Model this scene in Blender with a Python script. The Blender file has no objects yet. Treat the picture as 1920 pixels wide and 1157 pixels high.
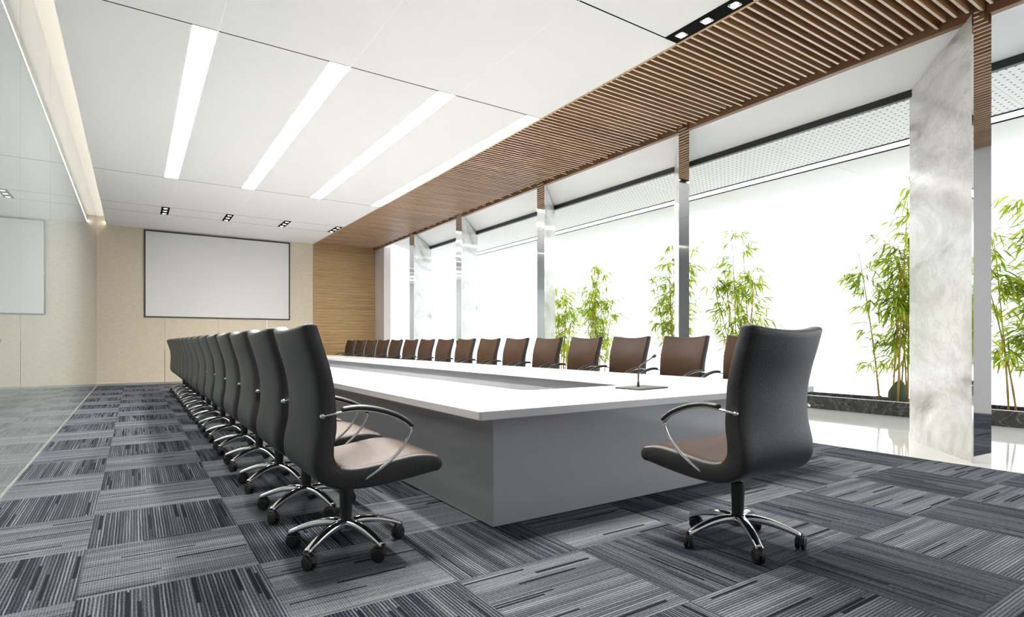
import bpy, bmesh, math, random
from mathutils import Vector, Matrix
random.seed(7)
scene = bpy.context.scene
COL = scene.collection
PI = math.pi

# ------------------------------------------------------------------ camera
CAM_H, F_PX, U_VP, V_HOR = 1.12, 1067.0, 251.0, 643.0
YAW = math.atan((960 - U_VP) / F_PX)
cam = bpy.data.cameras.new('camera')
cam.sensor_width = 36.0
cam.lens = F_PX / 1920 * 36.0
cam.shift_y = (V_HOR - 578.5) / 1920
cam.clip_start = 0.05
cam_o = bpy.data.objects.new('camera', cam)
COL.objects.link(cam_o)
cam_o.location = (0, 0, CAM_H)
cam_o.rotation_euler = (PI / 2, 0, -YAW)
scene.camera = cam_o

# ------------------------------------------------------------------ sky, light, exposure
SKY = 0.82
STRIP = 40.0      # the two circuits over the table
STRIP_DIM = 3.5    # the two outer circuits, dimmed
COVE = 4.5
SPOT = 4.0
LED = 2.0
SPOT_NEAR, SPOT_FAR = 66.0, 34.0   # watts for each downlight lamp
w = bpy.data.worlds.new('overcast_sky'); scene.world = w
w.use_nodes = True
w.node_tree.nodes['Background'].inputs[0].default_value = (0.88, 0.935, 1.0, 1)
w.node_tree.nodes['Background'].inputs[1].default_value = SKY
vs = scene.view_settings
vs.view_transform = 'Standard'; vs.look = 'None'; vs.gamma = 1.0; vs.exposure = 1.5
vs.use_curve_mapping = False

# ------------------------------------------------------------------ material helpers
class NT:
    def __init__(s, name):
        s.m = bpy.data.materials.new(name); s.m.use_nodes = True
        s.t = s.m.node_tree; s.b = s.t.nodes['Principled BSDF']
    def n(s, typ, **kw):
        x = s.t.nodes.new(typ)
        for k, v in kw.items(): setattr(x, k, v)
        return x
    def l(s, a, b): s.t.links.new(a, b)
    def val(s, sock, v):
        if hasattr(v, 'links'): s.l(v, sock)
        else: sock.default_value = v
    def math(s, op, a, b=0.0, c=0.0):
        x = s.n('ShaderNodeMath', operation=op)
        s.val(x.inputs[0], a); s.val(x.inputs[1], b); s.val(x.inputs[2], c)
        return x.outputs[0]
    def coord(s, which='Object'): return s.n('ShaderNodeTexCoord').outputs[which]
    def rnd(s): return s.n('ShaderNodeObjectInfo').outputs['Random']
    def mapping(s, vec, scale=(1, 1, 1), loc=(0, 0, 0)):
        x = s.n('ShaderNodeMapping'); s.l(vec, x.inputs[0])
        s.val(x.inputs['Scale'], scale); s.val(x.inputs['Location'], loc)
        return x.outputs[0]
    def noise(s, vec, scale, detail=3.0, rough=0.55, dist=0.0):
        x = s.n('ShaderNodeTexNoise'); s.l(vec, x.inputs['Vector'])
        x.inputs['Scale'].default_value = scale; x.inputs['Detail'].default_value = detail
        x.inputs['Roughness'].default_value = rough; x.inputs['Distortion'].default_value = dist
        return x.outputs['Fac']
    def ramp(s, fac, stops):
        x = s.n('ShaderNodeValToRGB'); s.l(fac, x.inputs[0])
        e = x.color_ramp.elements
        while len(e) < len(stops): e.new(0.5)
        for q, (p, c) in zip(e, stops): q.position = p; q.color = (*c, 1)
        return x.outputs[0]
    def mix(s, fac, a, b, mode='MIX'):
        x = s.n('ShaderNodeMix', data_type='RGBA', blend_type=mode)
        s.val(x.inputs[0], fac)
        for sk, v in ((x.inputs[6], a), (x.inputs[7], b)):
            if hasattr(v, 'links'): s.l(v, sk)
            else: sk.default_value = (*v, 1)
        return x.outputs[2]
    def sep(s, vec):
        x = s.n('ShaderNodeSeparateXYZ'); s.l(vec, x.inputs[0]); return x.outputs
    def comb(s, a, b, c):
        x = s.n('ShaderNodeCombineXYZ')
        for k, v in enumerate((a, b, c)): s.val(x.inputs[k], v)
        return x.outputs[0]
    def white(s, vec):
        x = s.n('ShaderNodeTexWhiteNoise', noise_dimensions='3D'); s.l(vec, x.inputs[0]); return x.outputs['Value']
    def bump(s, h, strength=0.2, dist=0.01):
        x = s.n('ShaderNodeBump'); s.l(h, x.inputs['Height'])
        x.inputs['Strength'].default_value = strength; x.inputs['Distance'].default_value = dist
        s.l(x.outputs[0], s.b.inputs['Normal'])
    def base(s, c):
        if hasattr(c, 'links'): s.l(c, s.b.inputs['Base Color'])
        else: s.b.inputs['Base Color'].default_value = (*c, 1)
    def set(s, **kw):
        for k, v in kw.items():
            s.val(s.b.inputs[{'rough': 'Roughness', 'metal': 'Metallic', 'spec': 'Specular IOR Level', 'coat': 'Coat Weight', 'coatr': 'Coat Roughness', 'ior': 'IOR'}[k]], v)
        return s

def plain(name, c, rough=0.5, metal=0.0, spec=0.5, var=0.04, vscale=6.0):
    g = NT(name); nz = g.noise(g.coord(), vscale)
    g.base(g.mix(nz, tuple(x * (1 - var) for x in c), tuple(min(1, x * (1 + var)) for x in c)))
    g.set(rough=rough, metal=metal, spec=spec)
    return g.m
def emit(name, c, strength):
    g = NT(name); g.base((0.9, 0.9, 0.9))
    g.b.inputs['Emission Color'].default_value = (*c, 1); g.b.inputs['Emission Strength'].default_value = strength
    return g.m

def carpet(name, dark, light, cross):
    g = NT(name); co = g.coord(); r = g.rnd()
    x, y, z = g.sep(co)
    off = g.math('MULTIPLY', r, 37.0)
    yy = g.math('ADD', y, g.math('MULTIPLY', g.math('SUBTRACT', g.noise(g.mapping(co, (5, 30, 1)), 1.0, 2), 0.5), 0.006))
    # ribbed yarn lines along local x
    rib = g.math('MULTIPLY_ADD', g.math('SINE', g.math('MULTIPLY', yy, 2 * PI / 0.0148)), 0.5, 0.5)
    row = g.math('FLOOR', g.math('DIVIDE', yy, 0.0148))
    rw = g.white(g.comb(row, off, 0.0))
    seg = g.noise(g.comb(g.math('MULTIPLY', x, 2.2), g.math('MULTIPLY', row, 3.7), off), 1.0, 2)
    amp = g.math('MULTIPLY', g.math('MULTIPLY_ADD', rw, 0.75, 0.25), g.math('MULTIPLY_ADD', seg, 1.5, -0.1))
    band = g.noise(g.comb(g.math('MULTIPLY', x, 0.5), g.math('MULTIPLY', y, 9.0), off), 1.0, 2)
    weave = g.math('MULTIPLY_ADD', g.math('SINE', g.math('MULTIPLY', x, 2 * PI / 0.011)), 0.5, 0.5)
    fine = g.noise(g.mapping(co, (60, 260, 1)), 1.0, 2)
    f = g.math('MULTIPLY', g.math('POWER', rib, 1.6), amp)
    f = g.math('ADD', f, g.math('MULTIPLY', g.math('SUBTRACT', band, 0.5), 0.7))
    f = g.math('ADD', f, g.math('MULTIPLY', weave, cross))
    f = g.math('ADD', f, g.math('MULTIPLY', g.math('SUBTRACT', fine, 0.5), 0.8))
    c = g.ramp(f, [(0.02, dark), (0.28, tuple(a * .65 + b * .35 for a, b in zip(dark, light))), (0.72, light)])
    # long dark inlaid dashes
    drow = g.math('FLOOR', g.math('DIVIDE', y, 0.0215))
    w1 = g.white(g.comb(drow, off, 3.0)); w2 = g.white(g.comb(drow, off, 9.0))
    on = g.math('GREATER_THAN', w1, 0.80)
    inx = g.math('LESS_THAN', g.math('ABSOLUTE', g.math('SUBTRACT', x, g.math('MULTIPLY_ADD', w2, 0.6, -0.3))), 0.17)
    thin = g.math('LESS_THAN', g.math('ABSOLUTE', g.math('SUBTRACT', g.math('FRACT', g.math('DIVIDE', y, 0.0215)), 0.5)), g.math('MULTIPLY_ADD', w2, 0.26, 0.24))
    dash = g.math('MULTIPLY', g.math('MULTIPLY', on, inx), thin)
    c = g.mix(dash, c, (0.006, 0.007, 0.012))
    g.base(c); g.set(rough=0.8, spec=0.12)
    g.bump(g.math('MULTIPLY', rib, g.math('SUBTRACT', 1.0, dash)), 0.5, 0.004)
    return g.m

def leather(name, c, rough, sp):
    g = NT(name); co = g.coord()
    v = g.n('ShaderNodeTexVoronoi'); g.l(co, v.inputs['Vector']); v.inputs['Scale'].default_value = 260
    nz = g.noise(co, 150, 2)
    g.base(g.mix(nz, tuple(x * .1 for x in c), tuple(x * 1.9 for x in c)))
    g.set(rough=rough, spec=sp); g.bump(g.math('ADD', v.outputs['Distance'], nz), 0.35, 0.002)
    return g.m

def wood(name, a, b, c, axis=0, var=0.6):
    g = NT(name); co = g.coord(); r = g.rnd()
    loc = g.comb(g.math('MULTIPLY', r, 11.0), g.math('MULTIPLY', r, 29.0), 0.0)
    sc = [22, 22, 22]; sc[axis] = 0.9
    n1 = g.noise(g.mapping(co, tuple(sc), loc), 1.0, 4, 0.6, 0.4)
    sc2 = [90, 90, 90]; sc2[axis] = 2.5
    n2 = g.noise(g.mapping(co, tuple(sc2), loc), 1.0, 2)
    col = g.ramp(n1, [(0.28, a), (0.52, b), (0.75, c)])
    col = g.mix(g.math('MULTIPLY', n2, 0.35), col, a)
    col = g.mix(g.math('MULTIPLY', r, var), col, a)
    g.base(col); g.set(rough=0.38, spec=0.5)
    return g.m

def marble(name):
    g = NT(name); co = g.coord(); r = g.rnd()
    loc = g.comb(g.math('MULTIPLY', r, 13.0), 0.0, g.math('MULTIPLY', r, 7.0))
    v = g.mapping(co, (1.3, 1.3, 1.0), loc)
    n1 = g.noise(g.mapping(v, (.5, .5, 1.5)), 1.0, 6, 0.6, 1.2)
    n2 = g.noise(g.mapping(v, (1.2, 1.2, 1.6)), 2.2, 8, 0.68, 1.0)
    vein = g.math('ABSOLUTE', g.math('SUBTRACT', n2, 0.5))
    c = g.ramp(n1, [(0.32, (0.30, 0.29, 0.265)), (0.42, (0.56, 0.555, 0.53)), (0.55, (0.72, 0.725, 0.715)), (0.75, (0.84, 0.845, 0.845))])
    c = g.mix(g.ramp(vein, [(0.0, (0.45,) * 3), (0.035, (0.0,) * 3)]), c, (0.48, 0.47, 0.44))
    g.base(c); g.set(rough=0.16, spec=0.5)
    return g.m

def dark_marble(name):
    g = NT(name); co = g.coord(); r = g.rnd()
    v = g.mapping(co, (1, 1, 1), g.comb(g.math('MULTIPLY', r, 17.0), g.math('MULTIPLY', r, 5.0), 0.0))
    n1 = g.noise(v, 5, 6, 0.65, 0.8); n2 = g.noise(v, 2.6, 7, 0.7, 1.5)
    vein = g.math('ABSOLUTE', g.math('SUBTRACT', n2, 0.5))
    c = g.ramp(n1, [(0.3, (0.022, 0.021, 0.019)), (0.7, (0.075, 0.072, 0.066))])
    c = g.mix(g.ramp(vein, [(0.0, (0.8,) * 3), (0.012, (0.0,) * 3)]), c, (0.33, 0.32, 0.30))
    g.base(c); g.set(rough=0.25)
    return g.m

def perforated(name):
    g = NT(name); x, y, z = g.sep(g.coord())
    fx = g.math('SUBTRACT', g.math('FRACT', g.math('DIVIDE', x, 0.105)), 0.5)
    fy = g.math('SUBTRACT', g.math('FRACT', g.math('DIVIDE', y, 0.075)), 0.5)
    d = g.math('SQRT', g.math('ADD', g.math('POWER', g.math('MULTIPLY', fx, 0.105), 2.0), g.math('POWER', g.math('MULTIPLY', fy, 0.075), 2.0)))
    g.base(g.mix(g.math('LESS_THAN', d, 0.0125), (0.80, 0.80, 0.78), (0.10, 0.10, 0.10)))
    g.set(rough=0.7); return g.m

def fabric_wall(name):
    g = NT(name); co = g.coord()
    n1 = g.noise(g.mapping(co, (8, 8, 150)), 1.0, 3); n2 = g.noise(g.mapping(co, (120, 120, 25)), 1.0, 2)
    f = g.math('ADD', g.math('MULTIPLY', n1, 0.65), g.math('MULTIPLY', n2, 0.35))
    g.base(g.ramp(f, [(0.3, (0.52, 0.445, 0.34)), (0.7, (0.74, 0.665, 0.54))])); g.set(rough=0.85, spec=0.2)
    g.bump(f, 0.3, 0.003); return g.m

def leaf_mat(name):
    g = NT(name); nz = g.noise(g.coord(), 9.0, 3)
    at = g.n('ShaderNodeAttribute', attribute_name='tint')
    f = g.math('ADD', g.math('MULTIPLY', at.outputs['Fac'], 0.75), g.math('MULTIPLY', nz, 0.25))
    g.base(g.ramp(f, [(0.10, (0.13, 0.24, 0.015)), (0.42, (0.36, 0.49, 0.03)), (0.85, (0.72, 0.72, 0.10))]))
    g.set(rough=0.45)
    tr = g.n('ShaderNodeBsdfTranslucent'); g.l(g.b.inputs['Base Color'].links[0].from_socket, tr.inputs['Color'])
    mx = g.n('ShaderNodeMixShader'); mx.inputs[0].default_value = 0.5
    g.l(g.b.outputs[0], mx.inputs[1]); g.l(tr.outputs[0], mx.inputs[2])
    g.l(mx.outputs[0], g.t.nodes['Material Output'].inputs[0])
    return g.m

M = dict(
    carpet_x=carpet('carpet_light_tile', (0.022, 0.028, 0.042), (0.24, 0.252, 0.268), 0.22),
    carpet_y=carpet('carpet_dark_tile', (0.007, 0.010, 0.019), (0.19, 0.205, 0.235), 0.05),
    slab=plain('concrete_slab', (0.05, 0.05, 0.055), 0.9),
    ceil=plain('white_ceiling_panel', (0.84, 0.84, 0.83), 0.7, var=0.01),
    joint=plain('dark_joint', (0.02, 0.02, 0.02), 0.8),
    seam=plain('white_seam', (0.93, 0.93, 0.92), 0.4, var=0.01),
    cream=plain('cream_plaster', (0.84, 0.80, 0.74), 0.7, var=0.01),
    white=plain('white_plaster', (0.86, 0.86, 0.855), 0.6, var=0.01),
    outer=plain('pale_grey_panel', (0.68, 0.665, 0.64), 0.7, var=0.01),
    black=plain('black_metal', (0.012, 0.012, 0.012), 0.4),
    matblack=plain('matt_black', (0.008, 0.008, 0.008), 0.9, spec=0.05),
    blackpl=plain('black_plastic', (0.014, 0.014, 0.015), 0.45),
    gloss=plain('polished_white_floor', (0.80, 0.79, 0.76), 0.06, var=0.02, vscale=1.5),
    tablew=plain('white_lacquer', (0.80, 0.80, 0.81), 0.16, var=0.01),
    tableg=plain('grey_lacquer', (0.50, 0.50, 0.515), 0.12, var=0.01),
    fabric=fabric_wall('woven_beige_wallcovering'),
    screen=plain('matte_screen', (0.70, 0.70, 0.70), 0.6, var=0.01),
    wood=wood('slat_wood', (0.24, 0.125, 0.055), (0.54, 0.31, 0.145), (0.70, 0.45, 0.235)),
    woodwall=wood('batten_wood', (0.36, 0.22, 0.085), (0.50, 0.33, 0.14), (0.60, 0.42, 0.195), var=0.25),
    wooddk=wood('dark_backing_wood', (0.16, 0.085, 0.04), (0.26, 0.15, 0.075), (0.34, 0.2, 0.1), axis=1),
    beam=wood('beam_wood', (0.16, 0.08, 0.04), (0.26, 0.14, 0.075), (0.34, 0.20, 0.11), axis=1),
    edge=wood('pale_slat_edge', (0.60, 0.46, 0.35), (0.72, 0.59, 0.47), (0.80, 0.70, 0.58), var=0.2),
    mirror=plain('mirror_steel', (0.80, 0.80, 0.82), 0.03, 1.0, var=0.005),
    chrome=plain('chrome', (0.82, 0.82, 0.83), 0.08, 1.0, var=0.005),
    alu=plain('brushed_aluminium', (0.75, 0.75, 0.75), 0.3, 1.0, var=0.02),
    marble=marble('veined_white_marble'), dmarble=dark_marble('dark_marble'),
    perf=perforated('perforated_panel'),
    leather=leather('black_leather', (0.026, 0.026, 0.026), 0.38, 0.5),
    brown=leather('brown_leather', (0.042, 0.023, 0.0135), 0.40, 0.10),
    leaf=leaf_mat('bamboo_leaf'),
    culm=plain('bamboo_culm', (0.42, 0.27, 0.06), 0.45, var=0.3, vscale=4),
    twig=plain('bamboo_twig', (0.30, 0.26, 0.06), 0.6, var=0.2),
    rock=plain('mossy_rock', (0.10, 0.115, 0.075), 0.9, var=0.5, vscale=9),
    soil=plain('planting_soil', (0.05, 0.045, 0.035), 0.95, var=0.3, vscale=20),
    pier=plain('lilac_grey_paint', (0.66, 0.61, 0.60), 0.5, var=0.01),
    micpl=plain('grey_plate', (0.07, 0.07, 0.068), 0.6, spec=0.2),
    strip=emit('strip_diffuser', (1.0, 0.965, 0.91), STRIP), strip_dim=emit('dimmed_strip_diffuser', (1.0, 0.975, 0.94), STRIP_DIM), cove=emit('cove_led', (1.0, 0.95, 0.89), COVE),
    spot=emit('spot_lens', (1.0, 0.97, 0.93), SPOT), led=emit('corridor_led', (1.0, 1.0, 1.0), LED),
)
g = NT('back_painted_glass')
g.base(g.mix(g.noise(g.coord(), 1.2), (0.27, 0.30, 0.29), (0.28, 0.31, 0.30))); g.set(rough=0.0, spec=0.5, ior=1.9)
M['glass'] = g.m

# ------------------------------------------------------------------ object helpers
def link(o, parent=None):
    COL.objects.link(o)
    if parent is not None: o.parent = parent
    return o
def mesh_obj(name, me, parent=None, loc=(0, 0, 0), rz=0.0):
    o = bpy.data.objects.new(name, me); o.location = loc; o.rotation_euler = (0, 0, rz)
    return link(o, parent)
def empty(name, loc=(0, 0, 0), rz=0.0):
    o = bpy.data.objects.new(name, None); o.empty_display_size = 0.1
    o.location = loc; o.rotation_euler = (0, 0, rz)
    return link(o)
def tag(o, label=None, cat=None, group=None, kind=None):
    for k, v in (('label', label), ('category', cat), ('group', group), ('kind', kind)):
        if v: o[k] = v
    return o
def mk(name, verts, faces, mats, smooth=False, fm=None):
    me = bpy.data.meshes.new(name); me.from_pydata([tuple(v) for v in verts], [], faces)
    for m in (mats if isinstance(mats, (list, tuple)) else [mats]): me.materials.append(m)
    if fm: me.polygons.foreach_set('material_index', fm)
    if smooth: me.polygons.foreach_set('use_smooth', [True] * len(me.polygons))
    me.update(); return me
BOXF = [(0, 3, 2, 1), (4, 5, 6, 7), (0, 1, 5, 4), (1, 2, 6, 5), (2, 3, 7, 6), (3, 0, 4, 7)]
def box_mesh(name, a, b, mat, bev=0.0):
    (x0, y0, z0), (x1, y1, z1) = a, b
    v = [(x0, y0, z0), (x1, y0, z0), (x1, y1, z0), (x0, y1, z0), (x0, y0, z1), (x1, y0, z1), (x1, y1, z1), (x0, y1, z1)]
    me = mk(name, v, BOXF, mat)
    if bev:
        bm = bmesh.new(); bm.from_mesh(me)
        bmesh.ops.bevel(bm, geom=bm.edges[:], offset=bev, segments=1, affect='EDGES')
        bm.to_mesh(me); bm.free()
    return me
def box(name, a, b, mat, parent=None, bev=0.0):
    """box between world (or parent-local) corners a and b, origin at its own base centre"""
    c = ((a[0] + b[0]) / 2, (a[1] + b[1]) / 2, a[2])
    return mesh_obj(name, box_mesh(name, tuple(a[i] - c[i] for i in range(3)), tuple(b[i] - c[i] for i in range(3)), mat, bev), parent, c)
def catmull(P, n):
    out = []
    for i in range(len(P) - 1):
        p0, p1, p2, p3 = P[max(i - 1, 0)], P[i], P[i + 1], P[min(i + 2, len(P) - 1)]
        for k in range(n):
            t = k / n
            out.append(tuple(0.5 * (2 * b + (c - a) * t + (2 * a - 5 * b + 4 * c - d) * t * t + (3 * b - a - 3 * c + d) * t ** 3)
                             for a, b, c, d in zip(p0, p1, p2, p3)))
    out.append(tuple(P[-1])); return out
def tube(path, rad, seg=8, flat=1.0, up=(0, 0, 1)):
    """tube with radius list; flat scales the section along the side axis"""
    V, Fc = [], []
    path = [Vector(p) for p in path]
    for i, p in enumerate(path):
        t = (path[min(i + 1, len(path) - 1)] - path[max(i - 1, 0)]).normalized()
        s = t.cross(Vector(up))
        if s.length < 1e-4: s = t.cross(Vector((1, 0, 0)))
        s.normalize(); n = s.cross(t)
        r = rad[i] if isinstance(rad, (list, tuple)) else rad
        for k in range(seg):
            a = 2 * PI * k / seg
            V.append(p + s * (r * flat * math.cos(a)) + n * (r * math.sin(a)))
    for i in range(len(path) - 1):
        for k in range(seg):
            k2 = (k + 1) % seg
            Fc.append((i * seg + k, i * seg + k2, (i + 1) * seg + k2, (i + 1) * seg + k))
    Fc.append(tuple(range(seg - 1, -1, -1))); Fc.append(tuple(range((len(path) - 1) * seg, len(path) * seg)))
    return V, Fc
def lathe(prof, seg=16, axis='z'):
    V, Fc = [], []
    for r, z in prof:
        for k in range(seg):
            a = 2 * PI * k / seg; q = (r * math.cos(a), r * math.sin(a), z)
            V.append(q if axis == 'z' else (q[2], q[0], q[1]))
    n = len(prof)
    for i in range(n - 1):
        for k in range(seg):
            k2 = (k + 1) % seg
            Fc.append((i * seg + k, i * seg + k2, (i + 1) * seg + k2, (i + 1) * seg + k))
    Fc.append(tuple(range(seg - 1, -1, -1))); Fc.append(tuple(range((n - 1) * seg, n * seg)))
    return V, Fc
def merge(parts):
    V, Fc = [], []
    for v, f in parts:
        o = len(V); V += [tuple(q) for q in v]; Fc += [tuple(i + o for i in p) for p in f]
    return V, Fc
def xf(vf, mat): return [mat @ Vector(v) for v in vf[0]], vf[1]
def copy_tree(o, parent=None):
    c = o.copy(); COL.objects.link(c); c.parent = parent
    for ch in list(o.children): copy_tree(ch, c)
    return c

# ------------------------------------------------------------------ room dimensions (metres)
XL, XA, XS, XF = -0.80, -0.60, 4.66, 6.66       # glass wall, ceiling edge, slat edge, fascia outer side
YB, YN = 18.24, -2.6                            # back wall, wall behind the camera
ZC = 4.20
XE = 6.35                                       # carpet edge
CURB0, CURB1 = 9.69, 10.37
ZP = 3.95                                       # corridor ceiling

# ---- carpet: slab and one object for each carpet tile
floor = box('floor', (XL - .1, YN, -0.20), (XE, YB, -0.012), M['slab']); tag(floor, 'grey checkerboard carpet tile floor of the meeting room', 'floor', kind='structure')
T, TX0, TY0 = 0.74, -0.21, 1.63
tile_cache = {}
def tile_mesh(sx, sy, ori):
    k = (round(sx, 3), round(sy, 3), ori)
    if k not in tile_cache:
        a, b = (sx, sy) if ori == 0 else (sy, sx)
        tile_cache[k] = box_mesh('carpet_tile', (-a / 2, -b / 2, -0.012), (a / 2, b / 2, 0.0), M['carpet_x' if ori == 0 else 'carpet_y'])
    return tile_cache[k]
for i in range(-1, 9):
    for j in range(-6, 23):
        x0, x1 = max(TX0 + i * T, XL), min(TX0 + (i + 1) * T, XE)
        y0, y1 = max(TY0 + j * T, YN), min(TY0 + (j + 1) * T, YB)
        if x1 - x0 < .02 or y1 - y0 < .02: continue
        ori = (i + j) % 2
        e = 0.0012
        t = mesh_obj('carpet_tile', tile_mesh(x1 - x0 - e, y1 - y0 - e, ori), floor,
                     ((x0 + x1) / 2 - floor.location.x, (y0 + y1) / 2 - floor.location.y, -floor.location.z), PI / 2 if ori else 0)
# ---- corridor floor of polished tiles
cf = box('floor_corridor', (XE, YN, -0.20), (CURB0 + .8, YB + .2, -0.012), M['slab']); tag(cf, 'polished white stone floor of the window corridor', 'floor', kind='structure')
cw = (CURB0 - XE) / 2; cl = 1.6; ny = int((YB + .2 - YN) / cl) + 1
for i in range(2):
    for j in range(ny):
        y0 = YN + j * cl; y1 = min(y0 + cl, YB + .2)
        x0 = XE + i * cw
        p = box_mesh('floor_tile', (-cw / 2 + .001, -(y1 - y0) / 2 + .001, -0.012), (cw / 2 - .001, (y1 - y0) / 2 - .001, 0), M['gloss'])
        mesh_obj('floor_tile', p, cf, (x0 + cw / 2 - cf.location.x, (y0 + y1) / 2 - cf.location.y, -cf.location.z))

# ---- back wall: beige woven panels, reveals, wood battens
wb = box('wall_back', (XL - .1, YB, -0.2), (XF + .3, YB + .2, 4.6), M['cream']); tag(wb, 'end wall with beige woven panels and horizontal wood battens', 'wall', kind='structure')
def child_box(name, a, b, mat, parent, bev=0.0):
    o = box(name, a, b, mat, None, bev); o.parent = parent; o.location = Vector(o.location) - Vector(parent.location); return o
sx = [XL, 0.705, 2.01, 3.32, XS]
for i in range(4):
    child_box('wall_panel', (sx[i] + (.006 if i else 0), YB - .03, 0.0), (sx[i + 1] - .006, YB, 4.45), M['fabric'], wb)
for x in sx[1:4]: child_box('metal_reveal', (x - .006, YB - .018, 0), (x + .006, YB, ZC), M['mirror'], wb)
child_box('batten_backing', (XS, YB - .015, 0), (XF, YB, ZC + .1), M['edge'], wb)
bmesh_b = box_mesh('batten', (-(XF - XS) / 2, -.014, 0), ((XF - XS) / 2, .014, .074), M['woodwall'])
for k in range(46):
    mesh_obj('batten', bmesh_b, wb, ((XS + XF) / 2 - wb.location.x, YB - .029 - wb.location.y, .005 + k * .0915 - wb.location.z))
bb = box('baseboard_back', (XL, YB - .045, 0), (XS, YB - .03, .06), M['alu']); tag(bb, 'low metal skirting along the end wall', 'baseboard', kind='structure')
# ---- left wall of back painted glass panels
wl = box('wall_left', (XL - .15, YN, -0.2), (XL - .02, YB, 4.6), M['alu']); tag(wl, 'wall of reflective grey green glass panels', 'wall', kind='structure')
yj = [YN] + [6.31 + 2.04 * k for k in range(-4, 6)] + [YB - .03]
for a, b in zip(yj[:-1], yj[1:]):
    child_box('glass_panel', (XL - .02, a + .004, 0.012), (XL, b - .004, 4.41), M['glass'], wl)
tr1 = box('trim_1', (XL - .001, YN, 0.0), (XL + .012, YB - .03, 0.012), M['alu']); tag(tr1, 'thin metal rail along the foot of the glass wall', 'trim', kind='structure')
# ---- wall behind the camera
wf = box('wall_front', (XL - .1, YN - .2, -0.2), (XF, YN, 4.6), M['white']); tag(wf, 'plain white wall closing the room', 'wall', kind='structure')

# ---- ceiling: deck, separate panels, seams
ce = box('ceiling', (XL - .1, YN, 4.41), (XF, YB, 4.6), M['cream']); tag(ce, 'white panelled ceiling with cove and dark joints', 'ceiling', kind='structure')
child_box('joint_backing', (XA + .022, YN, ZC + .03), (XS, YB, ZC + .05), M['joint'], ce)
gx = [XA, 0.70, 2.02, 3.34, XS]
YJ = [YN, 0.9, 3.93, 6.29, 12.40, 15.10, 15.98, YB]
def cpanel(x0, x1, y0, y1):
    child_box('ceiling_panel', (x0, y0 + .009, ZC), (x1, y1 - .009, ZC + .03), M['ceil'], ce)
for y0, y1 in zip(YJ[:-1], YJ[1:]):
    for k in range(4):
        x0, x1 = gx[k], gx[k + 1]
        if y0 == 6.29: x1 -= 0.23
        else: x1 -= 0.008
        if k == 0: x0 = XA
        cpanel(x0, x1, y0, y1)
for y in YJ[1:-1]: child_box('joint_profile', (XA, y - .009, ZC + .0005), (XS - .01, y + .009, ZC + .03), M['matblack'], ce)
for x in gx[1:4]: child_box('seam_strip', (x - .008, YN, ZC - .001), (x, YB, ZC + .028), M['seam'], ce)
child_box('cove_fascia', (XA + .008, YN, ZC + .03), (XA + .022, YB, 4.41), M['cream'], ce)

# ---- slatted wood ceiling
sc = box('ceiling_slats', (XS, YN, 4.33), (XF, YB, 4.40), M['wooddk']); tag(sc, 'strip of ceiling with brown wooden slats', 'ceiling', kind='structure')
child_box('edge_trim', (XS - .01, YN, ZC - .002), (XS + .022, YB, 4.33), M['woodwall'], sc)
child_box('beam', (6.585, YN, ZC - .03), (XF, YB, 4.33), M['beam'], sc)
n_sl = int((YB - YN) / 0.09)
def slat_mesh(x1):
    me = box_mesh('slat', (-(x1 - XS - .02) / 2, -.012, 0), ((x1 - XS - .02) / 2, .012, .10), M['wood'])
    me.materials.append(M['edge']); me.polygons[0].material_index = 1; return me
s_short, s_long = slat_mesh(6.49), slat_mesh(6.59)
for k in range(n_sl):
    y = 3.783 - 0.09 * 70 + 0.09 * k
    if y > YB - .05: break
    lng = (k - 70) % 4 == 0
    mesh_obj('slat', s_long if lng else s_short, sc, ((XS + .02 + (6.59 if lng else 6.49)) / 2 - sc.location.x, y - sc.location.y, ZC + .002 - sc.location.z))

# ---- corridor ceiling: sloping soffit, black track, perforated ceiling, led slot, outer ceiling
YE = 16.88
def prism_y(name, poly, y0, y1, mat, parent=None):
    n = len(poly); V = [(x, y0, z) for x, z in poly] + [(x, y1, z) for x, z in poly]
    Fc = [tuple(range(n - 1, -1, -1)), tuple(range(n, 2 * n))] + [(i, (i + 1) % n, n + (i + 1) % n, n + i) for i in range(n)]
    bm = bmesh.new(); me = mk(name, V, Fc, mat); bm.from_mesh(me); bmesh.ops.recalc_face_normals(bm, faces=bm.faces[:]); bm.to_mesh(me); bm.free()
    return mesh_obj(name, me, parent)
so = prism_y('ceiling_soffit', [(XF, 4.205), (6.76, 4.20), (7.43, 4.03), (7.43, 4.5), (XF, 4.5)], YN, YE, M['white']); tag(so, 'sloping white soffit beside the slatted ceiling', 'ceiling', kind='structure')
tr2 = box('trim_2', (7.43, YN, 3.945), (7.49, YE, 4.05), M['black']); tag(tr2, 'black metal track between soffit and perforated ceiling', 'trim', kind='structure')
cc = box('ceiling_corridor', (7.49, YN, ZP + .03), (10.25, YE, 4.5), M['white']); tag(cc, 'perforated white ceiling over the window corridor', 'ceiling', kind='structure')
XLED0, XLED1 = 8.955, 9.205
ypan = [YN + 2.44 * k for k in range(8)] + [YE]
for a, b in zip(ypan[:-1], ypan[1:]):
    child_box('perforated_panel', (7.49, a + .002, ZP), (XLED0 - .045, b - .002, ZP + .03), M['perf'], cc)
    child_box('outer_panel', (XLED1 + .045, a + .002, ZP), (10.25, b - .002, ZP + .03), M['outer'], cc)
for x in (XLED0 - .045, XLED1): child_box('slot_edge', (x, YN, ZP - .006), (x + .045, YE, ZP + .03), M['matblack'], cc)
o = box('led_line_light', (XLED0, YN, ZP + .004), (XLED1, YE, ZP + .03), M['led']); tag(o, 'long white line light between black edges in the corridor ceiling', 'light')
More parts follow.
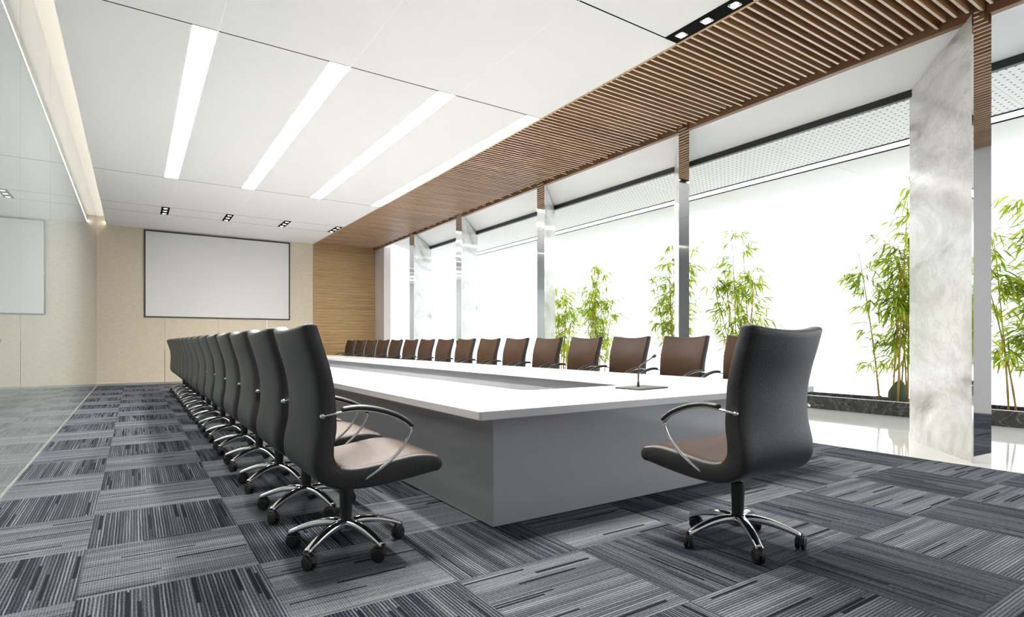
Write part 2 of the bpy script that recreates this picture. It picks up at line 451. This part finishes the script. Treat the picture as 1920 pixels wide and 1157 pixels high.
o = box('cove_light', (XA + .001, YN, ZC + .031), (XA + .008, YB - .03, ZC + .062), M['cove']); tag(o, 'warm light strip hidden in the cove above the glass wall', 'light')

# ---- pier at the end of the window side
pier = box('wall_pier', (XF, 17.42, 0), (6.89, YB, 4.2), M['pier'], None, .004); tag(pier, 'pale lilac pier at the far end of the window side', 'wall', kind='structure')

# ---- fins of marble with a mirror steel end, set at an angle
FA = math.radians(47)          # direction of the fin, clockwise from the room's length
FL, FT = 1.33, 0.14
def zt(x): return 4.196 if x < 6.76 else 4.196 - (x - 6.76) * (0.17 / 0.67)
fin_labels = ['widest grey veined marble fin with a mirror steel edge, nearest the camera',
              'marble fin seen edge on as a narrow mirror steel strip between the bamboo clumps',
              'pale marble fin with mirror edge next to the farthest pair of bamboo clumps',
              'white marble fin with mirror edge, second from the lilac end pier',
              'white marble fin with mirror edge, closest to the lilac end pier']
for (fx, fy), lab in zip([(6.50, 2.03), (6.47, 5.44), (6.47, 8.86), (6.47, 12.17), (6.47, 14.95)], fin_labels):
    root = empty('marble_fin', (fx, fy, 0), PI / 2 - FA); tag(root, lab, 'marble fin', 'marble fins along the window corridor')
    def fin_part(name, l0, l1, mat, e=0.0):
        V = []
        for l in (l0, l1):
            for s in (0 + e, -FT - e):
                wx = fx + l * math.sin(FA) - s * math.cos(FA) * 1
                V += [(l, s, 0.0), (l, s, zt(wx) - .002)]
        Fc = [(0, 1, 3, 2), (4, 6, 7, 5), (0, 4, 5, 1), (2, 3, 7, 6), (0, 2, 6, 4), (1, 5, 7, 3)]
        me = mk(name, V, Fc, mat); bm = bmesh.new(); bm.from_mesh(me); bmesh.ops.recalc_face_normals(bm, faces=bm.faces[:]); bm.to_mesh(me); bm.free()
        return mesh_obj(name, me, root)
    fin_part('marble_slab', .03, FL, M['marble'])
    fin_part('mirror_edge', 0, .03, M['mirror'], .001)

# ---- projection screen
t = empty('projection_screen', (2.095, YB - .03, 1.81)); tag(t, 'large blank white projection screen with thin black frame on the end wall', 'screen')
W2, HS = 1.868, 2.36
child_box('screen_surface', (2.095 - W2 + .03, YB - .05, 1.84), (2.095 + W2 - .03, YB - .03, 1.81 + HS - .03), M['screen'], t)
for a, b in (((-W2, 0), (W2, .035)), ((-W2, HS - .035), (W2, HS)), ((-W2, .035), (-W2 + .035, HS - .035)), ((W2 - .035, .035), (W2, HS - .035))):
    child_box('frame_bar', (2.095 + a[0], YB - .06, 1.81 + a[1]), (2.095 + b[0], YB - .03, 1.81 + b[1]), M['black'], t)

# ---- ceiling strip lights
sl_lab = ['strip light in the white ceiling nearest the glass wall', 'second strip light from the glass wall, over the row of chair backs',
          'third strip light from the glass wall, over the table opening', 'strip light running along the edge of the wooden slats']
for k, lab in enumerate(sl_lab):
    x1 = gx[k + 1] - .008 if k < 3 else XS - .02
    x0 = x1 - .215
    t = empty('ceiling_strip_light', ((x0 + x1) / 2, 9.345, ZC)); tag(t, lab, 'ceiling light', 'recessed strip lights')
    child_box('diffuser', (x0, 6.30, ZC + .002), (x1, 12.39, ZC + .02), M['strip' if k in (1, 2) else 'strip_dim'], t)
    child_box('housing', (x0 - .004, 6.30, ZC + .02), (x1 + .004, 12.39, ZC + .028), M['alu'], t)
# ---- downlights with three lamps in a black tray
def downlight(x0, x1, y0, y1, lab, watts):
    cx, cy = (x0 + x1) / 2, (y0 + y1) / 2
    t = empty('downlight', (cx, cy, ZC)); tag(t, lab, 'downlight', 'three lamp black downlights')
    child_box('tray', (x0, y0, ZC - .006), (x1, y1, ZC + .02), M['matblack'], t)
    s = (y1 - y0) * .35; q = (x1 - x0) * .26
    for dy in (-s, 0, s):
        V, Fc = lathe([(q * .78, -.010), (q * .78, -.006)], 20); fr = []
        for a, b in (((-q, -q), (q, -q + .008)), ((-q, q - .008), (q, q)), ((-q, -q), (-q + .008, q)), ((q - .008, -q), (q, q))):
            m = box_mesh('x', (a[0], a[1], -.011), (b[0], b[1], -.006), M['alu'])
            fr.append(([v.co.copy() for v in m.vertices], [tuple(p.vertices) for p in m.polygons]))
        r = mesh_obj('lamp_frame', mk('lamp_frame', *merge(fr), M['seam']), t, (0, dy, 0))
        mesh_obj('lens', mk('lens', V, Fc, M['spot']), r)
        li = bpy.data.lights.new('lamp', 'SPOT'); li.energy = watts; li.spot_size = math.radians(100); li.spot_blend = .8
        li.shadow_soft_size = .045; li.color = (1.0, .95, .88)
        lo = link(bpy.data.objects.new('lamp', li), r); lo.location = (0, 0, -.02)
dl = ['nearest the glass wall', 'second from the glass wall', 'third from the glass wall', 'beside the wooden slats at the far end']
for k, lab in enumerate(dl):
    x1 = gx[k + 1] - .012 if k < 3 else XS - .03
    downlight(x1 - .165, x1, 15.11, 15.97, 'small black three lamp downlight above the screen, ' + lab, SPOT_FAR)
downlight(4.46, 4.645, 3.06, 3.925, 'large black downlight tray with square ringed lamps at the slats, nearest the camera', SPOT_NEAR)
for k, lab in enumerate(dl[:3]):          # the rest of that row, just above the picture
    x1 = gx[k + 1] - .012
    downlight(x1 - .185, x1, 3.06, 3.915, 'black downlight tray of the near row, ' + lab, SPOT_NEAR)

# ------------------------------------------------------------------ conference table
def rr(x0, x1, y0, y1, r, n=6):
    P = []
    for cx, cy, a0 in ((x0 + r, y0 + r, PI), (x1 - r, y0 + r, 1.5 * PI), (x1 - r, y1 - r, 0), (x0 + r, y1 - r, .5 * PI)):
        for k in range(n + 1):
            a = a0 + .5 * PI * k / n; P.append((cx + r * math.cos(a), cy + r * math.sin(a)))
    return P
tb = empty('conference_table', (3.35, 9.7, 0)); tag(tb, 'huge white lacquered conference table with an open centre', 'table')
TXa, TXb, TYa, TYb = 1.61, 5.09, 2.75, 17.60
def ring(name, loops, mat, parent, smooth=False):
    n = len(loops[0]); V = [p for L in loops for p in L]; Fc = []
    m = len(loops)
    for i in range(m):
        i2 = (i + 1) % m
        for k in range(n):
            k2 = (k + 1) % n; Fc.append((i * n + k, i * n + k2, i2 * n + k2, i2 * n + k))
    me = mk(name, [(x - 3.35, y - 9.7, z) for x, y, z in V], Fc, mat)
    bm = bmesh.new(); bm.from_mesh(me); bmesh.ops.recalc_face_normals(bm, faces=bm.faces[:]); bm.to_mesh(me); bm.free()
    return mesh_obj(name, me, parent)
def lp(ins, z, hole=False, r=.02):
    if hole: return [(x, y, z) for x, y in rr(2.53 - ins, 4.17 + ins, 3.63 - ins, 16.72 + ins, .11)]
    return [(x, y, z) for x, y in rr(TXa + ins, TXb - ins, TYa + ins, TYb - ins, r)]
ring('tabletop', [lp(0.004, .682), lp(0, .687), lp(0, .732), lp(.004, .736), lp(.010, .738), lp(.022, .748), lp(.030, .75), lp(0.01, .75, True), lp(0, .744, True), lp(0, .682, True)], M['tablew'], tb)
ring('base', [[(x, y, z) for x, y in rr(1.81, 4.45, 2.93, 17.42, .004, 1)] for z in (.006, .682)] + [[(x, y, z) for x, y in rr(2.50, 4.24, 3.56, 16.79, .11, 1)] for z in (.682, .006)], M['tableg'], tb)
for px, py in ((1.9, 3.02), (4.36, 3.02), (1.9, 17.33), (4.36, 17.33)):
    mesh_obj('levelling_foot', mk('levelling_foot', *lathe([(.025, 0), (.025, .01)], 12), M['blackpl']), tb, (px - 3.35, py - 9.7, 0))

# ------------------------------------------------------------------ office chair
def make_chair():
    root = empty('office_chair')
    rear = [(-.345, 1.175), (-.318, 1.08), (-.288, .98), (-.270, .88), (-.266, .78), (-.270, .68), (-.276, .58), (-.262, .50), (-.215, .44), (-.14, .402), (-.04, .388), (.06, .388), (.16, .396), (.26, .408), (.34, .420), (.385, .426)]
    front = [(-.262, 1.178), (-.232, 1.09), (-.196, .98), (-.176, .88), (-.168, .78), (-.166, .68), (-.164, .61), (-.150, .555), (-.115, .518), (-.06, .506), (.02, .508), (.10, .518), (.18, .530), (.26, .538), (.335, .534), (.385, .522)]
    n = 3
    R = catmull(rear, n); Fq = catmull(front, n)
    W = .322; XSN = [-1, -.985, -.95, -.88, -.75, -.5, -.25, 0, .25, .5, .75, .88, .95, .985, 1]
    def thick(u):          # section thickness toward the sides
        a = abs(u); return .66 + .34 * math.sqrt(max(0, 1 - max(0, (a - .84) / .16) ** 2.2))
    CT = (.015, .06, .16, .32, .5, .68, .84, .94, .985)
    def bul(t): return (1 - abs(2 * t - 1) ** 2.6) ** (1 / 2.2)
    def build(name, i0, i1, cap_top, cap_front):
        V, Fc, fm = [], [], []
        idx = list(range(i0, i1 + 1)); m = len(idx)
        ring_pts = 2 * m
        extra = 3 if (cap_top or cap_front) else 0
        rows = []
        for u in XSN:
            th = thick(u); row = []
            pts = []
            for i in idx:
                r, f = R[i], Fq[i]; c = ((r[0] + f[0]) / 2, (r[1] + f[1]) / 2)
                wst = 1 - .035 * math.exp(-((c[1] - .80) / .14) ** 2) if c[0] < -.1 else 1
                lift = (.026 * abs(u) ** 2 - .010) * max(0, (c[1] - .95) / .22) if c[0] < -.1 else 0
                wrap = .035 * u * u * (1 if c[0] < -.1 else 0) * min(1, max(0, (c[1] - .5) / .2))
                pts.append((u, wst, lift, wrap, r, f, c))
            A = [(p[0] * W * p[1], p[6][0] + (p[4][0] - p[6][0]) * th + p[3], p[6][1] + (p[4][1] - p[6][1]) * th + p[2]) for p in pts]
            B = [(p[0] * W * p[1], p[6][0] + (p[5][0] - p[6][0]) * th + p[3], p[6][1] + (p[5][1] - p[6][1]) * th + p[2]) for p in pts]
            if cap_top:
                a, b = Vector(A[0]), Vector(B[0]); top = Vector((0, 0, .022)) * th
                cap = [a.lerp(b, t) + top * bul(t) for t in CT]
                row = list(reversed(A)) + [tuple(q) for q in cap] + B
            elif cap_front:
                a, b = Vector(A[-1]), Vector(B[-1]); fr = Vector((0, .036, -.004))
                cap = [a.lerp(b, t) + fr * bul(t) for t in CT]
                row = A + [tuple(q) for q in cap] + list(reversed(B))
            rows.append(row)
        L = len(rows[0])
        for row in rows: V += row
        for s in range(len(XSN) - 1):
            for k in range(L - 1):
                Fc.append((s * L + k, s * L + k + 1, (s + 1) * L + k + 1, (s + 1) * L + k))
                brown = (k >= m + 7) if cap_top else (k >= m + 6) and 2 <= s <= len(XSN) - 4 + 0
                fm.append(1 if brown else 0)
        for s, rev in ((0, False), (len(XSN) - 1, True)):     # side caps as strips between rear and front
            for k in range((L - 1) // 2):
                q = (s * L + k, s * L + k + 1, s * L + L - 2 - k, s * L + L - 1 - k)
                if len(set(q)) < 4: q = tuple(dict.fromkeys(q))
                if len(q) >= 3: Fc.append(q); fm.append(0)
        me = mk(name, V, Fc, [M['leather'], M['brown']], True, fm)
        bm = bmesh.new(); bm.from_mesh(me); bmesh.ops.recalc_face_normals(bm, faces=bm.faces[:]); bm.to_mesh(me); bm.free()
        return mesh_obj(name, me, root)
    split = 8 * n
    b = build('backrest', 0, split, True, False); b['label'] = 'leather backrest, dark behind and brown in front'
    s = build('seat', split, len(R) - 1, False, True); s['label'] = 'brown leather seat cushion with dark underside'
    # arm rests
    for sd in (-1, 1):
        X = sd * .336
        top = catmull([(X * .97, -.215, .768), (X, -.15, .780), (X, -.06, .788), (X, .04, .775), (X, .14, .742), (X, .205, .705), (X, .236, .672)], 4)
        low = catmull([(X, .236, .672), (X, .222, .635), (X, .185, .580), (X * .99, .12, .520), (X * .95, .03, .460), (X * .88, -.05, .420), (X * .80, -.10, .402)], 4)
        a = mesh_obj('armrest', mk('armrest', *merge([tube(top, .0065, 6, 2.0), tube(low, .0065, 6, 2.0, (0, 1, 0))]), M['chrome'], True), root)
        a['label'] = 'curved chrome arm loop'
        pad = catmull([(X, -.125, .796), (X, -.05, .802), (X, .04, .790), (X, .14, .757), (X, .205, .720), (X, .240, .690)], 5)
        V, Fc = tube(pad, [.011] + [.0135] * (len(pad) - 2) + [.011], 8, 1.75)
        p = mesh_obj('arm_pad', mk('arm_pad', V, Fc, M['leather'], True), a); p['label'] = 'black padded arm top'
        mesh_obj('bolt', mk('bolt', *lathe([(.009, -.012), (.012, -.006), (.012, .012)], 10, 'x'), M['chrome'], True), a, (X * .96, -.215, .768))
    # column
    mesh_obj('gas_column', mk('gas_column', *lathe([(.0305, .135), (.031, .16), (.037, .335), (.036, .345), (.017, .348), (.017, .40)], 18), M['blackpl'], True), root)
    st = mesh_obj('star_base', mk('star_base', *lathe([(.030, .100), (.046, .108), (.050, .150), (.040, .166), (.030, .168)], 20), M['chrome'], True), root)
    st['label'] = 'polished chrome five arm base'
    arm = catmull([(.02, 0, .142), (.09, 0, .146), (.17, 0, .135), (.25, 0, .110), (.315, 0, .083)], 4)
    na = len(arm)
    AV, AF = [], []
    for i, p in enumerate(arm):
        t = i / (na - 1); hw = .030 * (1 - t) + .0195 * t; hh = .022 * (1 - t) + .013 * t
        for cx, cz in ((-1, -.6), (-.8, -1), (.8, -1), (1, -.6), (1, .4), (.55, 1), (-.55, 1), (-1, .4)):
            AV.append((p[0], cx * hw, p[2] + cz * hh))
    for i in range(na - 1):
        for k in range(8):
            k2 = (k + 1) % 8; AF.append((i * 8 + k, i * 8 + k2, (i + 1) * 8 + k2, (i + 1) * 8 + k))
    AF += [tuple(range(7, -1, -1)), tuple(range((na - 1) * 8, na * 8))]
    arm_me = mk('base_arm', AV, AF, M['chrome'], True)
    wh = merge([xf(lathe([(.010, .004), (.030, .004), (.036, .008), (.036, .021), (.030, .025), (.010, .025)], 16, 'x'), Matrix.Translation((s_, 0, 0))) for s_ in (-.029, 0)])
    hood = tube(catmull([(0, -.034, .006), (0, -.026, .030), (0, 0, .042), (0, .024, .032), (0, .030, .012)], 3), .010, 6, 1.7)
    stem = lathe([(.013, .018), (.013, .058)], 10)
    cast_me = mk('caster', *merge([wh, hood, ([(v[0], v[1] + .02, v[2]) for v in stem[0]], stem[1])]), M['blackpl'], False)
    rng = random.Random(3)
    for k in range(5):
        a = PI / 2 + 2 * PI * k / 5
        ar = mesh_obj('base_arm', arm_me, st, (0, 0, 0), a)
        ca = mesh_obj('caster', cast_me, st, (.312 * math.cos(a), .312 * math.sin(a), .037), 0)
        sw = (0.6, 2.2, 2.5, 1.9, -.6)[k]
        ca.rotation_euler = (0, 0, sw)
        off = Matrix.Rotation(sw, 3, 'Z') @ Vector((0, .02, 0)); ca.location -= off
    return root
proto = make_chair()
ORD = ['first', 'second', 'third', 'fourth', 'fifth', 'sixth', 'seventh', 'eighth', 'ninth', 'tenth', 'eleventh', 'twelfth', 'thirteenth', 'fourteenth', 'fifteenth', 'sixteenth']
first = True
def place(x, y, rz, lab, grp):
    global first
    o = proto if first else copy_tree(proto)
    first = False
    o.location = (x, y, 0); o.rotation_euler = (0, 0, rz); tag(o, lab, 'chair', grp)
    return o
for k in range(15):
    place(.965, 3.09 + .86 * k, -PI / 2, ('nearest' if k == 0 else 'farthest' if k == 14 else ORD[k]) + ('' if k in (0, 14) else ' nearest') + ' chair of the row by the glass wall, dark leather back turned to us', 'chairs along the glass wall side')
for k in range(16):
    place(5.36, 3.70 + .918 * k, PI / 2, ('nearest' if k == 0 else 'farthest' if k == 15 else ORD[k]) + ('' if k in (0, 15) else ' nearest') + ' chair of the row by the windows, brown leather front facing us', 'chairs along the window side')
place(2.81, 1.95, 0.0, 'single leather swivel chair at the near end of the table, below the microphone', None)

# ------------------------------------------------------------------ microphone
mc = empty('conference_microphone', (3.44, 3.27, .75), math.radians(6)); tag(mc, 'gooseneck microphone on a flat grey plate on the white table', 'microphone')
mesh_obj('base_plate', box_mesh('base_plate', (-.185, -.125, 0), (.185, .125, .014), M['micpl'], .003), mc)
mesh_obj('socket', mk('socket', *lathe([(.011, .014), (.011, .03), (.008, .05), (.006, .06)], 12), M['blackpl'], True), mc, (-.02, .02, 0))
neck = catmull([(-.02, .02, .05), (-.018, .02, .12), (-.008, .02, .165), (.02, .018, .19), (.09, .015, .22), (.165, .01, .254)], 5)
mesh_obj('gooseneck', mk('gooseneck', *tube(neck, .006, 8), M['blackpl'], True), mc)
hd = mk('microphone_head', *tube([(.158, .011, .2505), (.164, .011, .2535), (.172, .010, .257), (.184, .0095, .262), (.194, .009, .2665), (.199, .009, .2685)], [.006, .0125, .0155, .0155, .011, .003], 12), M['blackpl'], True)
mesh_obj('microphone_head', hd, mc)

# ------------------------------------------------------------------ planter, rocks, bamboo
pl = empty('planter', (CURB0, 7.5, 0)); tag(pl, 'long low planter bed edged with dark marble along the windows', 'planter')
def pchild(name, a, b, mat, bev=0.0): return child_box(name, a, b, mat, pl, bev)
yy = YN; k = 0
while yy < YB - .3:
    y1 = min(yy + 2.45, YB + .2)
    pchild('curb_stone', (CURB0, yy + .002, 0), (CURB0 + .03, y1 - .002, .215), M['dmarble'])
    pchild('cap_strip', (CURB0 - .001, yy + .001, .215), (CURB0 + .03, y1 - .001, .222), M['seam'])
    yy = y1
yy = YN
while yy < YB - .3:
    y1 = min(yy + 1.2, YB + .2)
    pchild('rear_curb_stone', (CURB1, yy + .002, 0), (CURB1 + .06, y1 - .002, .222), M['dmarble'])
    yy = y1
pchild('soil_bed', (CURB0 + .03, YN, 0.0), (CURB1, YB, .10), M['soil'])
def rock(loc, s, lab, seed):
    rg = random.Random(seed); bm = bmesh.new(); bmesh.ops.create_icosphere(bm, subdivisions=3, radius=1)
    for v in bm.verts:
        d = v.co.normalized()
        k = 1 + .10 * math.sin(3 * d.x + seed) * math.cos(4 * d.y + seed) + .06 * math.sin(7 * d.z + 3 * d.x + seed) + rg.uniform(-.02, .02)
        v.co = Vector((d.x * s[0], d.y * s[1], d.z * s[2])) * k
        v.co.z = max(v.co.z + s[2] * .8, 0)
    me = bpy.data.meshes.new('garden_rock'); bm.to_mesh(me); bm.free(); me.materials.append(M['rock'])
    me.polygons.foreach_set('use_smooth', [True] * len(me.polygons))
    o = mesh_obj('garden_rock', me, None, loc); tag(o, lab, 'rock', 'rocks in the planter')
rock((10.02, 4.10, .095), (.12, .13, .23), 'tall upright green grey rock among bamboo stems in the planter', 1.3)
rock((9.98, 4.36, .095), (.09, .085, .10), 'small round mossy rock low beside the upright rock', 4.1)

def bamboo(y, lab, seed, height, ncul, spread, nleaf):
    rg = random.Random(seed)
    root = empty('bamboo', (10.02, y, .098)); tag(root, lab, 'bamboo', 'bamboo clumps in the planter')
    LV, LF, LT = [], [], []
    TW = []
    def leaf(p, d, ln, wd, droop):
        d = d.normalized(); side = d.cross(Vector((0, 0, 1)))
        if side.length < .05: side = Vector((1, 0, 0))
        side = (side.normalized() + Vector((rg.uniform(-.5, .5), rg.uniform(-.5, .5), rg.uniform(-.6, .6)))).normalized()
        o = len(LV); tint = rg.random()
        for t, wf_ in ((0, .12), (.3, 1), (.65, .75), (1, .03)):
            c = p + d * (ln * t) + Vector((0, 0, -droop * t * t * ln))
            LV.append(c - side * wd * wf_ * .5); LV.append(c + side * wd * wf_ * .5); LT.extend((tint, tint))
        for s in range(3): LF.append((o + 2 * s, o + 2 * s + 1, o + 2 * s + 3, o + 2 * s + 2))
    for c in range(ncul):
        bx, by = rg.uniform(-.14, .14), rg.uniform(-.16, .16) * (1 + spread * .3)
        hh = height * (1.0 if c == 0 else rg.uniform(.62, .97))
        ty = by + rg.uniform(-1, 1) * spread * .45 + (by * 1.2); tx = bx + rg.uniform(-.12, .12)
        P = [(bx + (tx - bx) * t ** 1.4, by + (ty - by) * t ** 1.3, hh * t) for t in [i / 14 for i in range(15)]]
        rad = []; path = []
        for i, p in enumerate(P):
            r = .0135 * (1 - .72 * i / 14)
            path.append(p); rad.append(r * (1.25 if i % 2 == 0 else 1.0))
        mesh_obj('culm', mk('culm', *tube(path, rad, 6), M['culm'], True), root)
        for q in range(nleaf):
            t = rg.uniform(.16, .99) ** .8
            i = min(int(t * 14), 13); p = Vector(P[i]).lerp(Vector(P[i + 1]), t * 14 - i)
            az = rg.uniform(0, 2 * PI)
            out = Vector((math.cos(az) * .55, math.sin(az), 0))
            ln = rg.uniform(.18, .56) * (1.15 - .45 * t)
            e = p + out * ln + Vector((0, 0, ln * rg.uniform(.0, .65)))
            mid = p.lerp(e, .5) + Vector((0, 0, ln * .16))
            tw = catmull([tuple(p), tuple(mid), tuple(e)], 2)
            TW.append(tube(tw, [.0028, .0024, .002, .0016, .0012], 3))
            nl = rg.randint(7, 11)
            for z in range(nl):
                f = .35 + .65 * z / (nl - 1); pp = Vector(tw[min(int(f * 4), 4)])
                dd = (out * 1.0 + Vector((rg.uniform(-.7, .7), rg.uniform(-.8, .8), rg.uniform(-.75, .35))))
                leaf(pp, dd, rg.uniform(.15, .27), rg.uniform(.024, .038), rg.uniform(.15, .6))
    me = mk('foliage', LV, LF, M['leaf'])
    at = me.attributes.new('tint', 'FLOAT', 'POINT'); at.data.foreach_set('value', LT)
    tag(mesh_obj('foliage', me, root), kind='stuff')
    tag(mesh_obj('twigs', mk('twigs', *merge(TW), M['twig']), root), kind='stuff')
bamboo(12.6, 'bamboo clump half hidden by the pale marble fin beside the farthest chairs', 11, 3.2, 6, .35, 26)
bamboo(11.00, 'farthest fully visible bamboo clump, just right of the pale marble fin', 12, 3.3, 7, .6, 26)
bamboo(8.45, 'bamboo clump split by the narrow mirror steel strip', 13, 3.38, 7, .9, 26)
bamboo(6.80, 'bamboo clump standing in the open between mirror strip and single chair', 14, 3.30, 7, .8, 26)
bamboo(4.15, 'tall bamboo clump beside the widest marble fin, rocks at its foot', 15, 3.5, 8, .75, 30)
bamboo(2.55, 'bamboo clump at the right edge beyond the widest marble fin', 16, 3.3, 7, .9, 30)
